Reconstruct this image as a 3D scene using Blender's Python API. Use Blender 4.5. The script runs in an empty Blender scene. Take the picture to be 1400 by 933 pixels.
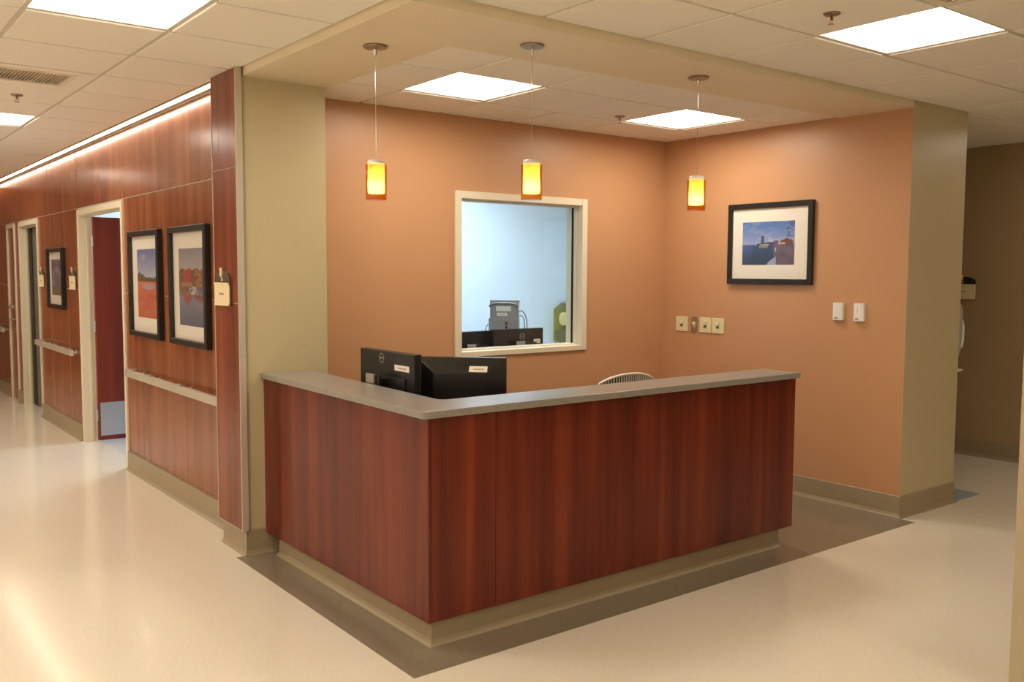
import bpy, bmesh, math, random
from mathutils import Vector, Matrix

random.seed(7)
S = bpy.context.scene
COL = S.collection
PI = math.pi

# ------------------------------------------------------------------ colour
def lin(c):
    return tuple(((v / 12.92) if v <= 0.04045 else ((v + 0.055) / 1.055) ** 2.4) for v in c)
def rgb(r, g, b):
    return lin((r / 255, g / 255, b / 255)) + (1.0,)

# ------------------------------------------------------------------ materials
def new_mat(name):
    m = bpy.data.materials.new(name)
    m.use_nodes = True
    nt = m.node_tree
    b = nt.nodes.get('Principled BSDF')
    return m, nt, b

def setp(b, **k):
    names = dict(color='Base Color', rough='Roughness', metal='Metallic', spec='Specular IOR Level',
                 coat='Coat Weight', coatr='Coat Roughness', trans='Transmission Weight', alpha='Alpha')
    for a, v in k.items():
        b.inputs[names[a]].default_value = v

def coords(nt, scale=(1, 1, 1), which='Object'):
    tc = nt.nodes.new('ShaderNodeTexCoord')
    mp = nt.nodes.new('ShaderNodeMapping')
    mp.inputs['Scale'].default_value = scale
    nt.links.new(tc.outputs[which], mp.inputs['Vector'])
    return mp.outputs['Vector']

def noise(nt, vec, scale, detail=3.0, rough=0.55, dist=0.0):
    n = nt.nodes.new('ShaderNodeTexNoise')
    n.inputs['Scale'].default_value = scale
    n.inputs['Detail'].default_value = detail
    n.inputs['Roughness'].default_value = rough
    n.inputs['Distortion'].default_value = dist
    nt.links.new(vec, n.inputs['Vector'])
    return n.outputs['Fac']

def ramp(nt, fac, stops):
    r = nt.nodes.new('ShaderNodeValToRGB')
    els = r.color_ramp.elements
    while len(els) > 1:
        els.remove(els[-1])
    els[0].position = stops[0][0]; els[0].color = stops[0][1]
    for p, c in stops[1:]:
        e = els.new(p); e.color = c
    nt.links.new(fac, r.inputs['Fac'])
    return r.outputs['Color']

def bump(nt, b, fac, strength, dist=0.002):
    bp = nt.nodes.new('ShaderNodeBump')
    bp.inputs['Strength'].default_value = strength
    bp.inputs['Distance'].default_value = dist
    nt.links.new(fac, bp.inputs['Height'])
    nt.links.new(bp.outputs['Normal'], b.inputs['Normal'])

def plain(name, col, rough=0.5, metal=0.0, spec=0.5, var=0.04, nscale=40, bmp=0.0):
    m, nt, b = new_mat(name)
    setp(b, rough=rough, metal=metal, spec=spec)
    f = noise(nt, coords(nt), nscale)
    c0 = tuple(min(1, v * (1 - var)) for v in col[:3]) + (1,)
    c1 = tuple(min(1, v * (1 + var)) for v in col[:3]) + (1,)
    nt.links.new(ramp(nt, f, [(0.3, c0), (0.7, c1)]), b.inputs['Base Color'])
    if bmp:
        bump(nt, b, f, bmp)
    return m

def paint(name, col, rough=0.42):
    m, nt, b = new_mat(name)
    setp(b, rough=rough, spec=0.5)
    v = coords(nt)
    f = noise(nt, v, 3.0)
    c0 = tuple(x * 0.97 for x in col[:3]) + (1,)
    nt.links.new(ramp(nt, f, [(0.3, c0), (0.7, col)]), b.inputs['Base Color'])
    f2 = noise(nt, v, 220.0, 2.0)
    bump(nt, b, f2, 0.06, 0.001)
    return m

def wood(name, dark, mid, light, rough=0.32, spec=0.5):
    m, nt, b = new_mat(name)
    setp(b, rough=rough, spec=spec)
    oi = nt.nodes.new('ShaderNodeObjectInfo')
    tc = nt.nodes.new('ShaderNodeTexCoord')
    add = nt.nodes.new('ShaderNodeVectorMath'); add.operation = 'MULTIPLY_ADD'
    comb = nt.nodes.new('ShaderNodeCombineXYZ')
    for i in range(3):
        nt.links.new(oi.outputs['Random'], comb.inputs[i])
    add.inputs[1].default_value = (31.0, 17.0, 53.0)
    nt.links.new(comb.outputs[0], add.inputs[0])
    nt.links.new(tc.outputs['Object'], add.inputs[2])
    def mapped(sx, sy, sz):
        mp = nt.nodes.new('ShaderNodeMapping')
        mp.inputs['Scale'].default_value = (sx, sy, sz)
        nt.links.new(add.outputs[0], mp.inputs['Vector'])
        return mp.outputs['Vector']
    broad = noise(nt, mapped(9, 9, 0.35), 1.0, 2.0, 0.5, 0.3)
    fine = noise(nt, mapped(70, 70, 1.4), 1.0, 4.0, 0.65, 0.2)
    mx = nt.nodes.new('ShaderNodeMix'); mx.data_type = 'FLOAT'
    mx.inputs[0].default_value = 0.28
    nt.links.new(broad, mx.inputs[2]); nt.links.new(fine, mx.inputs[3])
    col = ramp(nt, mx.outputs[0], [(0.30, dark), (0.50, mid), (0.70, light)])
    nt.links.new(col, b.inputs['Base Color'])
    return m

M = {}
WD = rgb(76, 22, 10); WM = rgb(100, 33, 15); WL = rgb(128, 51, 25)
M['wood'] = wood('cherry_laminate', WD, WM, WL, 0.27, 0.36)
M['wood_end'] = wood('cherry_end_laminate', rgb(98, 42, 24), rgb(120, 55, 32), rgb(144, 74, 45), 0.24, 0.5)
M['wood_wall'] = wood('cherry_wall_laminate', rgb(120, 66, 41), rgb(140, 81, 52), rgb(160, 100, 66), 0.22, 0.7)
M['wood_door'] = wood('dark_cherry_door', rgb(92, 30, 18), rgb(112, 38, 23), rgb(132, 50, 30), 0.4)
M['khaki'] = paint('khaki_paint', rgb(190, 178, 143), 0.34)
M['orange'] = paint('terracotta_paint', rgb(195, 148, 109), 0.38)
M['cream_wall'] = paint('cream_paint', rgb(240, 234, 220), 0.5)
M['khaki_shaded'] = paint('shaded_khaki_paint', rgb(172, 148, 114), 0.45)  # same khaki, with the dim brownish light of the far end put into its colour
M['near_wall'] = paint('tan_paint', rgb(184, 170, 144), 0.5)
M['blue_wall'] = paint('pale_blue_paint', rgb(204, 218, 228), 0.55)
M['white_wall'] = paint('soffit_paint', rgb(226, 213, 186), 0.55)
M['frame_paint'] = paint('cream_frame_enamel', rgb(226, 216, 192), 0.35)
M['base'] = plain('tan_rubber_base', rgb(155, 140, 114), 0.42, var=0.03, nscale=12)
M['grid'] = plain('ceiling_grid_white', rgb(206, 198, 184), 0.5)
M['white_metal'] = plain('white_enamel', rgb(232, 228, 220), 0.35)
M['aluminium'] = plain('brushed_aluminium', rgb(186, 182, 174), 0.34, 1.0, var=0.03, nscale=90)
M['alu_trim'] = plain('satin_trim', rgb(196, 188, 172), 0.40, 0.35)
M['steel'] = plain('stainless_steel', rgb(214, 218, 226), 0.36, 1.0, nscale=60)
M['nickel'] = plain('satin_nickel', rgb(150, 136, 118), 0.32, 1.0)
M['chrome'] = plain('chrome', rgb(205, 200, 195), 0.12, 1.0)
M['black'] = plain('black_plastic', rgb(20, 20, 21), 0.38, nscale=300)
M['black_gloss'] = plain('black_gloss_plastic', rgb(34, 33, 32), 0.22)
M['black_frame'] = plain('black_frame_lacquer', rgb(28, 25, 23), 0.35)
M['matboard'] = plain('white_mat_board', rgb(236, 230, 218), 0.8, var=0.01)
M['sticker'] = plain('white_sticker', rgb(238, 230, 216), 0.6, var=0.01)
M['ink'] = plain('grey_ink', rgb(150, 138, 132), 0.7)
M['logo_silver'] = plain('silver_logo', rgb(176, 172, 166), 0.3, 0.6)
M['logo_dark'] = plain('dark_logo', rgb(8, 8, 8), 0.3)
M['ivory'] = plain('ivory_plastic', rgb(222, 212, 172), 0.4, var=0.02)
M['white_plastic'] = plain('white_plastic', rgb(232, 230, 226), 0.35, var=0.02)
M['grey_plastic'] = plain('grey_plastic', rgb(150, 150, 152), 0.45)
M['dark_grey_plastic'] = plain('dark_grey_plastic', rgb(112, 112, 112), 0.45)
M['red'] = plain('sprinkler_bulb_red', rgb(170, 30, 20), 0.2)
M['orange_port'] = plain('amber_connector', rgb(170, 110, 60), 0.4)
M['placard'] = plain('cream_placard', rgb(232, 216, 178), 0.5, var=0.02)
M['sign_brown'] = plain('bronze_sign_plate', rgb(92, 74, 56), 0.35, 0.3)
M['charcoal'] = plain('charcoal_sign_plate', rgb(40, 34, 34), 0.4)
M['grey_door'] = plain('grey_metal_door', rgb(104, 102, 98), 0.4, 0.3)
M['dark_gap'] = plain('dark_recess', rgb(46, 40, 34), 0.7)
M['blue_mat'] = plain('blue_grey_mat', rgb(150, 164, 172), 0.4)
M['cable'] = plain('grey_cable', rgb(88, 92, 96), 0.5)
M['chair_white'] = plain('chair_rib_white', rgb(226, 218, 204), 0.45)
M['chair_black'] = plain('chair_back_black', rgb(30, 28, 26), 0.6)
M['vent'] = plain('vent_enamel', rgb(226, 214, 196), 0.5)
M['vent_dark'] = plain('vent_duct_dark', rgb(206, 190, 166), 0.7)

def floor_mat(name, c0, c1, rough):
    m, nt, b = new_mat(name)
    setp(b, rough=rough, spec=0.5)
    v = coords(nt)
    f = noise(nt, v, 60.0, 5.0, 0.7)
    nt.links.new(ramp(nt, f, [(0.35, c0), (0.65, c1)]), b.inputs['Base Color'])
    w = noise(nt, v, 9.0, 3.0, 0.6)
    bump(nt, b, w, 0.05, 0.004)
    r = nt.nodes.new('ShaderNodeMapRange')
    r.inputs[3].default_value = rough - 0.03; r.inputs[4].default_value = rough + 0.05
    nt.links.new(noise(nt, v, 2.5), r.inputs[0])
    nt.links.new(r.outputs[0], b.inputs['Roughness'])
    return m
M['floor'] = floor_mat('cream_sheet_vinyl', rgb(224, 217, 200), rgb(232, 225, 209), 0.135)
M['floor_brown'] = floor_mat('taupe_sheet_vinyl', rgb(127, 116, 98), rgb(138, 126, 107), 0.17)
M['floor_room'] = floor_mat('grey_sheet_vinyl', rgb(200, 200, 200), rgb(210, 210, 210), 0.25)

def tile_mat():
    m, nt, b = new_mat('ceiling_tile')
    setp(b, rough=0.85, spec=0.2)
    v = coords(nt)
    f = noise(nt, v, 190.0, 4.0, 0.75)
    nt.links.new(ramp(nt, f, [(0.30, rgb(220, 214, 202)), (0.5, rgb(240, 235, 226)), (0.8, rgb(246, 242, 234))]), b.inputs['Base Color'])
    bump(nt, b, f, 0.25, 0.002)
    return m
M['tile'] = tile_mat()

def counter_mat():
    m, nt, b = new_mat('grey_speckled_solid_surface')
    setp(b, rough=0.28, spec=0.5)
    v = coords(nt)
    f = noise(nt, v, 420.0, 3.0, 0.7)
    base = ramp(nt, f, [(0.32, rgb(104, 98, 91)), (0.5, rgb(136, 131, 124)), (0.72, rgb(160, 155, 147))])
    vo = nt.nodes.new('ShaderNodeTexVoronoi'); vo.inputs['Scale'].default_value = 90.0
    nt.links.new(v, vo.inputs['Vector'])
    spk = ramp(nt, vo.outputs['Distance'], [(0.0, (1, 1, 1, 1)), (0.10, (1, 1, 1, 1)), (0.14, (0, 0, 0, 1))])
    mx = nt.nodes.new('ShaderNodeMix'); mx.data_type = 'RGBA'
    nt.links.new(spk, mx.inputs[0]); nt.links.new(base, mx.inputs[6]); mx.inputs[7].default_value = rgb(206, 200, 190)
    nt.links.new(mx.outputs[2], b.inputs['Base Color'])
    return m
M['counter'] = counter_mat()

def emit(name, col, strength):
    m, nt, b = new_mat(name)
    nt.nodes.remove(b)
    e = nt.nodes.new('ShaderNodeEmission')
    e.inputs['Color'].default_value = tuple(col) + (1,)
    e.inputs['Strength'].default_value = strength
    nt.links.new(e.outputs[0], nt.nodes['Material Output'].inputs['Surface'])
    return m
WARM = (1.0, 0.885, 0.735)
COOL = (0.80, 0.93, 1.10)
M['lens'] = emit('troffer_lens', WARM, 10.0)
M['lens_left_added'] = emit('added_left_troffer_lens', WARM, 17.0)  # for the unseen left row, added to brighten corridor and desk side
M['lens_lobby'] = emit('lobby_troffer_lens', WARM, 7.2)
M['lens_alcove'] = emit('alcove_troffer_lens', WARM, 12.0)
M['lens_cool'] = emit('troffer_lens_cool', COOL, 20.0)
M['lens_line'] = emit('linear_lens', (1.0, 0.80, 0.60), 7.0)
M['bulb'] = emit('pendant_bulb', (1.0, 0.78, 0.45), 125.0)

def glass(name, tint, refl=1.0, rough=0.0):
    m, nt, b = new_mat(name)
    nt.nodes.remove(b)
    t = nt.nodes.new('ShaderNodeBsdfTransparent'); t.inputs['Color'].default_value = tint
    g = nt.nodes.new('ShaderNodeBsdfGlossy'); g.inputs['Roughness'].default_value = rough
    g.inputs['Color'].default_value = (refl, refl, refl, 1)
    fr = nt.nodes.new('ShaderNodeFresnel'); fr.inputs['IOR'].default_value = 1.45
    mx = nt.nodes.new('ShaderNodeMixShader')
    geo = nt.nodes.new('ShaderNodeNewGeometry'); sub = nt.nodes.new('ShaderNodeMath'); sub.operation = 'SUBTRACT'; sub.use_clamp = True
    nt.links.new(fr.outputs[0], sub.inputs[0]); nt.links.new(geo.outputs['Backfacing'], sub.inputs[1])
    nt.links.new(sub.outputs[0], mx.inputs[0]); nt.links.new(t.outputs[0], mx.inputs[1]); nt.links.new(g.outputs[0], mx.inputs[2])
    nt.links.new(mx.outputs[0], nt.nodes['Material Output'].inputs['Surface'])
    return m
M['glass'] = glass('window_glass', (0.95, 0.98, 0.98, 1))
M['picture_glass'] = glass('picture_glass', (0.99, 0.99, 0.99, 1))
M['amber'] = glass('amber_glass', (0.925, 0.70, 0.30, 1))
M['smoke'] = glass('olive_smoked_plastic', (0.82, 0.79, 0.52, 1), 0.8, 0.12)

def opal():
    m, nt, b = new_mat('opal_glass')
    nt.nodes.remove(b)
    t = nt.nodes.new('ShaderNodeBsdfTranslucent'); t.inputs['Color'].default_value = (0.9, 0.86, 0.78, 1)
    d = nt.nodes.new('ShaderNodeBsdfDiffuse'); d.inputs['Color'].default_value = (0.85, 0.82, 0.76, 1)
    mx = nt.nodes.new('ShaderNodeMixShader'); mx.inputs[0].default_value = 0.45
    nt.links.new(t.outputs[0], mx.inputs[1]); nt.links.new(d.outputs[0], mx.inputs[2])
    nt.links.new(mx.outputs[0], nt.nodes['Material Output'].inputs['Surface'])
    return m
M['opal'] = opal()

def print_mat():
    m, nt, b = new_mat('photo_print')
    setp(b, rough=0.6, spec=0.3)
    a = nt.nodes.new('ShaderNodeAttribute'); a.attribute_name = 'print'
    nt.links.new(a.outputs['Color'], b.inputs['Base Color'])
    return m
M['print'] = print_mat()

# ------------------------------------------------------------------ mesh builder
class MB:
    def __init__(s):
        s.bm = bmesh.new()
    def _merge(s, b2, mi=0):
        for f in b2.faces:
            f.material_index = mi
        me = bpy.data.meshes.new('tmp')
        b2.to_mesh(me); b2.free()
        s.bm.from_mesh(me)
        bpy.data.meshes.remove(me)
    def box(s, x0, x1, y0, y1, z0, z1, bev=0.0, mi=0, seg=1):
        b = bmesh.new()
        bmesh.ops.create_cube(b, size=1)
        for v in b.verts:
            v.co = Vector((x0 + (v.co.x + .5) * (x1 - x0), y0 + (v.co.y + .5) * (y1 - y0), z0 + (v.co.z + .5) * (z1 - z0)))
        if bev:
            bmesh.ops.bevel(b, geom=b.edges[:], offset=bev, segments=seg, profile=0.7, affect='EDGES')
        bmesh.ops.recalc_face_normals(b, faces=b.faces[:])
        s._merge(b, mi); return s
    def cyl(s, p0, p1, r0, r1=None, n=24, mi=0, caps=True):
        r1 = r0 if r1 is None else r1
        p0, p1 = Vector(p0), Vector(p1)
        d = p1 - p0
        b = bmesh.new()
        bmesh.ops.create_cone(b, cap_ends=caps, segments=n, radius1=r0, radius2=r1, depth=d.length)
        q = Vector((0, 0, 1)).rotation_difference(d.normalized())
        bmesh.ops.transform(b, matrix=Matrix.Translation((p0 + p1) / 2) @ q.to_matrix().to_4x4(), verts=b.verts[:])
        s._merge(b, mi); return s
    def lathe(s, prof, n=32, c=(0, 0, 0), mi=0):
        b = bmesh.new()
        rings = []
        for r, z in prof:
            if r < 1e-6:
                rings.append([b.verts.new((c[0], c[1], c[2] + z))])
            else:
                rings.append([b.verts.new((c[0] + r * math.cos(2 * PI * k / n), c[1] + r * math.sin(2 * PI * k / n), c[2] + z)) for k in range(n)])
        for a, d in zip(rings[:-1], rings[1:]):
            for k in range(n):
                q = [a[k % len(a)], a[(k + 1) % len(a)], d[(k + 1) % len(d)], d[k % len(d)]]
                q2 = []
                for v in q:
                    if v not in q2: q2.append(v)
                if len(q2) > 2: b.faces.new(q2)
        bmesh.ops.recalc_face_normals(b, faces=b.faces[:])
        s._merge(b, mi); return s
    def tube(s, pts, r, n=10, mi=0):
        pts = [Vector(p) for p in pts]
        b = bmesh.new(); rings = []
        ref = Vector((0.13, 0.21, 0.97))
        for i, p in enumerate(pts):
            t = (pts[min(i + 1, len(pts) - 1)] - pts[max(i - 1, 0)]).normalized()
            u = t.cross(ref)
            if u.length < 1e-3: u = t.cross(Vector((1, 0, 0)))
            u.normalize(); w = t.cross(u)
            rings.append([b.verts.new(p + r * (math.cos(2 * PI * k / n) * u + math.sin(2 * PI * k / n) * w)) for k in range(n)])
        for a, d in zip(rings[:-1], rings[1:]):
            for k in range(n):
                b.faces.new((a[k], a[(k + 1) % n], d[(k + 1) % n], d[k]))
        b.faces.new(rings[0]); b.faces.new(list(reversed(rings[-1])))
        bmesh.ops.recalc_face_normals(b, faces=b.faces[:])
        s._merge(b, mi); return s
    def prism(s, poly, h0, h1, axis='z', bev=0.0, mi=0, seg=2):
        """poly: 2-D outline; axis z -> (x,y), y -> (x,z), x -> (y,z)"""
        def P(a, c, h):
            return {'z': (a, c, h), 'y': (a, h, c), 'x': (h, a, c)}[axis]
        b = bmesh.new()
        lo = [b.verts.new(P(a, c, h0)) for a, c in poly]
        hi = [b.verts.new(P(a, c, h1)) for a, c in poly]
        n = len(poly)
        b.faces.new(lo); b.faces.new(list(reversed(hi)))
        for k in range(n):
            b.faces.new((lo[k], hi[k], hi[(k + 1) % n], lo[(k + 1) % n]))
        bmesh.ops.recalc_face_normals(b, faces=b.faces[:])
        if bev:
            es = [e for e in b.edges if (e.verts[0] in lo) == (e.verts[1] in lo)]
            bmesh.ops.bevel(b, geom=es, offset=bev, segments=seg, profile=0.6, affect='EDGES')
        s._merge(b, mi); return s
    def quad(s, *vs, mi=0):
        f = s.bm.faces.new([s.bm.verts.new(v) for v in vs]); f.material_index = mi; return s
    def ring(s, axis, h, o, i, depth, mi=0, bev=0.0):
        """rectangular picture-frame ring made of four mitred-looking bars"""
        (a0, a1, b0, b1), (c0, c1, d0, d1) = o, i
        for (p0, p1, q0, q1) in ((a0, c0, b0, b1), (c1, a1, b0, b1), (c0, c1, b0, d0), (c0, c1, d1, b1)):
            if axis == 'x': s.box(h, h + depth, p0, p1, q0, q1, bev, mi)
            elif axis == 'y': s.box(p0, p1, h, h + depth, q0, q1, bev, mi)
            else: s.box(p0, p1, q0, q1, h, h + depth, bev, mi)
        return s

def wloc(o):
    v = Vector((0, 0, 0))
    while o:
        v = v + o.location; o = o.parent
    return v

def obj(name, mb, mat, parent=None, world=False, smooth=False):
    """ONE mesh object.  world=True: the mesh was drawn in room coordinates"""
    bm = mb.bm if isinstance(mb, MB) else mb
    bmesh.ops.remove_doubles(bm, verts=bm.verts[:], dist=1e-6)
    if world:
        if parent is not None:
            off = wloc(parent)
        else:
            xs = [v.co for v in bm.verts]
            off = Vector(((min(v.x for v in xs) + max(v.x for v in xs)) / 2, (min(v.y for v in xs) + max(v.y for v in xs)) / 2, min(v.z for v in xs)))
        bmesh.ops.translate(bm, verts=bm.verts[:], vec=-off)
    me = bpy.data.meshes.new(name)
    if smooth:
        for f in bm.faces: f.smooth = True
        for e in bm.edges:
            if len(e.link_faces) == 2 and e.calc_face_angle(0) > 0.6: e.smooth = False
    bm.to_mesh(me); bm.free()
    for m in (mat if isinstance(mat, (list, tuple)) else [mat]):
        me.materials.append(m)
    o = bpy.data.objects.new(name, me); COL.objects.link(o)
    if parent is not None: o.parent = parent
    elif world: o.location = off
    return o

def thing(name, label, cat, loc=(0, 0, 0), rotz=0.0, group=None):
    o = bpy.data.objects.new(name, None); COL.objects.link(o)
    o.empty_display_size = 0.05
    o.location = loc; o.rotation_euler = (0, 0, rotz)
    o['label'] = label; o['category'] = cat
    if group: o['group'] = group
    return o
def tag(o, label, cat, group=None):
    o['label'] = label; o['category'] = cat
    if group: o['group'] = group
    return o
def struct(o, label=None):
    o['kind'] = 'structure'
    if label: o['label'] = label
    return o
def struct_empty(name, label, loc=(0, 0, 0)):
    o = bpy.data.objects.new(name, None); COL.objects.link(o); o.location = loc
    return struct(o, label)

def dup(root, loc, label, rotz=None):
    r = root.copy(); COL.objects.link(r); r.location = loc
    if rotz is not None: r.rotation_euler = (0, 0, rotz)
    r['label'] = label
    for ch in list(root.children):
        c = ch.copy(); COL.objects.link(c); c.parent = r
        for g in list(ch.children):
            d = g.copy(); COL.objects.link(d); d.parent = c
    return r

def text_bm(txt, size, depth=0.0006):
    """lettering lying in x (right) / z (up), facing -y, centred"""
    cu = bpy.data.curves.new('lettering', 'FONT')
    cu.body = txt; cu.size = size; cu.align_x = 'CENTER'; cu.align_y = 'CENTER'; cu.extrude = depth
    o = bpy.data.objects.new('lettering', cu); COL.objects.link(o)
    me = bpy.data.meshes.new_from_object(o.evaluated_get(bpy.context.evaluated_depsgraph_get()))
    bm = bmesh.new(); bm.from_mesh(me)
    bpy.data.objects.remove(o); bpy.data.curves.remove(cu); bpy.data.meshes.remove(me)
    bmesh.ops.rotate(bm, verts=bm.verts[:], cent=(0, 0, 0), matrix=Matrix.Rotation(PI / 2, 3, 'X'))
    return bm
def xform(bm, mtx):
    bmesh.ops.transform(bm, matrix=mtx, verts=bm.verts[:]); return bm

# ------------------------------------------------------------------ room dimensions (metres)
HM, HS = 2.745, 2.702            # main ceiling, dropped soffit / alcove ceiling
YF = -0.0536                     # front face of column and soffit
XR, XQ = 3.67, 4.383             # right alcove wall, outer side of column
YB = 2.10                        # alcove back wall
YP = 1.7535                      # face of the khaki pier
XC, XP = -0.1116, 0.402          # pier sides
XE = 6.2                         # far wall of right passage
Y1 = 10.95                       # end of corridor
XL = -3.3; YN = -6.2             # unseen left and rear walls
T = 0.6096
GX0, GY0 = 2.392, -0.607         # main ceiling grid origin

# ------------------------------------------------------------------ floor
o = struct(obj('floor', MB().box(XL, XE, YN, Y1, -0.10, 0.0), M['floor'], world=True), 'glossy cream sheet vinyl floor of corridor and lobby')
o = struct(obj('trim_1', MB().prism([(-0.188, -0.188), (3.652, -0.176), (3.652, YB), (XP, YB), (XP, YP), (-0.176, YP)], 0.0, 0.0015), M['floor_brown'], world=True),
           'taupe vinyl inlay under and around the reception desk')
struct(obj('floor_inner', MB().box(0.12, 3.0, 4.72, 7.6, 0.0, 0.002), M['floor_room'], world=True), 'grey floor of the room behind the open door')

# ------------------------------------------------------------------ walls
def wall(name, boxes, mats, label):
    mb = MB()
    for b in boxes:
        mb.box(*b[:6], mi=b[6] if len(b) > 6 else 0)
    return struct(obj(name, mb, mats, world=True), label)

WX0, WX1, WZ0, WZ1 = 1.55, 2.788, 1.022, 2.194       # window frame outer
IX0, IX1, IZ0, IZ1 = 1.604, 2.734, 1.062, 2.142      # frame inner
wall('wall_back', [(XP, WX0 + .02, YB, YB + .16, 0, 2.9), (WX1 - .02, XR, YB, YB + .16, 0, 2.9),
                   (WX0 + .02, WX1 - .02, YB, YB + .16, 0, WZ0 + .02), (WX0 + .02, WX1 - .02, YB, YB + .16, WZ1 - .02, 2.9)],
     M['orange'], 'terracotta back wall of the alcove with the window')
# right alcove wall is the left side of the column block; front face khaki
mb = MB().box(XR, XQ, YF, YB + .16, 0, 2.9)
for f in mb.bm.faces:
    n = f.normal; f.material_index = 0 if n.x < -0.5 else 1
struct(obj('wall_right', mb, [M['orange'], M['khaki']], world=True), 'terracotta right wall ending in a khaki column face')
wall('wall_pillar', [(XC, XP, YP, 2.104, 0, 2.9), (.13, XP, 2.104, YB + .16, 0, 2.9)], M['khaki'], 'khaki pier between wood corridor wall and alcove')
wall('wall_far', [(XE, XE + .15, YN, 6.0, 0, 2.9)], M['khaki_shaded'], 'dim khaki wall at the far right beyond the column')
wall('wall_passage', [(5.1, XE, 6.0, 6.15, 0, 2.9), (5.1, 5.2, YB + .16, 6.0, 0, 2.9), (XQ, 5.1, YB + .16, YB + .28, 0, 2.9)], M['khaki'], 'end wall of the right passage')
wall('wall_left', [(XL - .15, XL, YN, Y1, 0, 2.9)], M['cream_wall'], 'opposite corridor wall')
wall('wall_rear', [(XL - .15, XE + .15, YN - .15, YN, 0, 2.9)], M['cream_wall'], 'lobby wall behind the viewer')
wall('wall_end', [(XL - .15, 0.3, Y1, Y1 + .15, 0, 2.9)], M['wood_wall'], 'wood clad wall at the end of the corridor')
wall('wall_near', [(1.621, 1.76, -2.40, -1.677, 0, 2.74)], M['near_wall'], 'cream wall corner at the right edge')
# window room
wall('wall_office', [(1.30, 5.1, 4.60, 4.70, 0, 2.75)], M['blue_wall'], 'pale blue walls of the room behind the window')
wall('wall_office_left', [(1.20, 1.30, YB + .16, 4.70, 0, 2.75)], M['blue_wall'], 'pale blue left wall of the room behind the window')
wall('wall_office_right', [(5.0, 5.1, 2.4, 4.6, 0, 2.75)], M['blue_wall'], 'pale blue side wall of the room behind the window')
# room behind the open door
wall('wall_room', [(2.9, 3.0, 4.72, 7.6, 0, 2.75), (0.12, 3.0, 7.5, 7.6, 0, 2.75)], M['blue_wall'], 'walls of the room behind the open door')
wall('roof', [(XL - .15, XE + .15, YN - .15, Y1 + .15, 2.9, 3.0)], M['white_wall'], 'unseen slab added above the ceilings against light leaks')  # unseen, put in to block light leaking past the tiles

# corridor wall core with three door openings
D1 = (4.585, 6.10); D2 = (7.985, 9.09); D3 = (9.40, 9.92); DH = 2.19
core = []
ys = [2.11, D1[0], D1[1], D2[0], D2[1], D3[0], D3[1], Y1]
for a, b in ((0, 1), (2, 3), (4, 5), (6, 7)):
    core.append((0.002, 0.13, ys[a], ys[b], 0, 2.9))
for d in (D1, D2, D3):
    core.append((0.002, 0.13, d[0], d[1], DH, 2.9))
cw = wall('wall_corridor', core, M['alu_trim'], 'corridor wall clad in cherry laminate panels with metal reveals')
G = 0.004
def wpanel(y0, y1, z0, z1):
    obj('wood_panel', MB().box(0.0, 0.013, y0 + G / 2, y1 - G / 2, z0 + G / 2, z1 - G / 2, 0.0015), M['wood_wall'], cw, world=True)
ZT = 2.735; ZH = 2.205; ZM = 1.445; ZB = 0.150
tops = [2.11, 2.935, 3.945, 4.57, 5.32, 6.115, 6.70, 7.42, 7.97, 9.10, 9.39, 9.93, 10.45, Y1]
for a, b in zip(tops[:-1], tops[1:]):
    wpanel(a, b, ZH, ZT)
for a, b in ((2.11, 2.96), (2.96, 3.96), (3.96, 4.57), (6.115, 6.74), (6.74, 7.47), (7.47, 7.97), (9.10, 9.39), (9.93, 10.45), (10.45, Y1)):
    wpanel(a, b, ZM, ZH); wpanel(a, b, ZB, ZM)
obj('head_rail', MB().box(-0.016, 0.012, 2.11, Y1, ZT, 2.80), M['alu_trim'], cw, world=True)
# projecting end panel beside the pier
ep = struct_empty('wall_end_panel', 'projecting cherry end panel with metal corner trim', (XC - .017, 1.92, 0))
XEP = -0.145
obj('wood_panel', MB().box(XEP, XC, 1.738, 2.105, ZH + .002, 2.742, .0015), M['wood_end'], ep, world=True)
obj('wood_panel', MB().box(XEP, XC, 1.738, 2.105, ZM + .002, ZH - .002, .0015), M['wood_end'], ep, world=True)
obj('wood_panel', MB().box(XEP, XC, 1.738, 2.105, ZB + .004, ZM - .002, .0015), M['wood_end'], ep, world=True)
obj('metal_trim', MB().box(XEP + .003, XC, 1.738, 2.105, ZB + .004, 2.741).box(XEP - .002, XC + .001, 1.728, 1.738, ZB, HM - .002).box(XEP - .002, XC, 2.105, 2.113, ZB, HM - .002).box(XEP - .002, XC, 1.738, 2.105, ZB, ZB + .004)
    .box(XC, 0.012, 2.105, 2.112, ZB, HM - .002), M['alu_trim'], ep, world=True)

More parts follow.
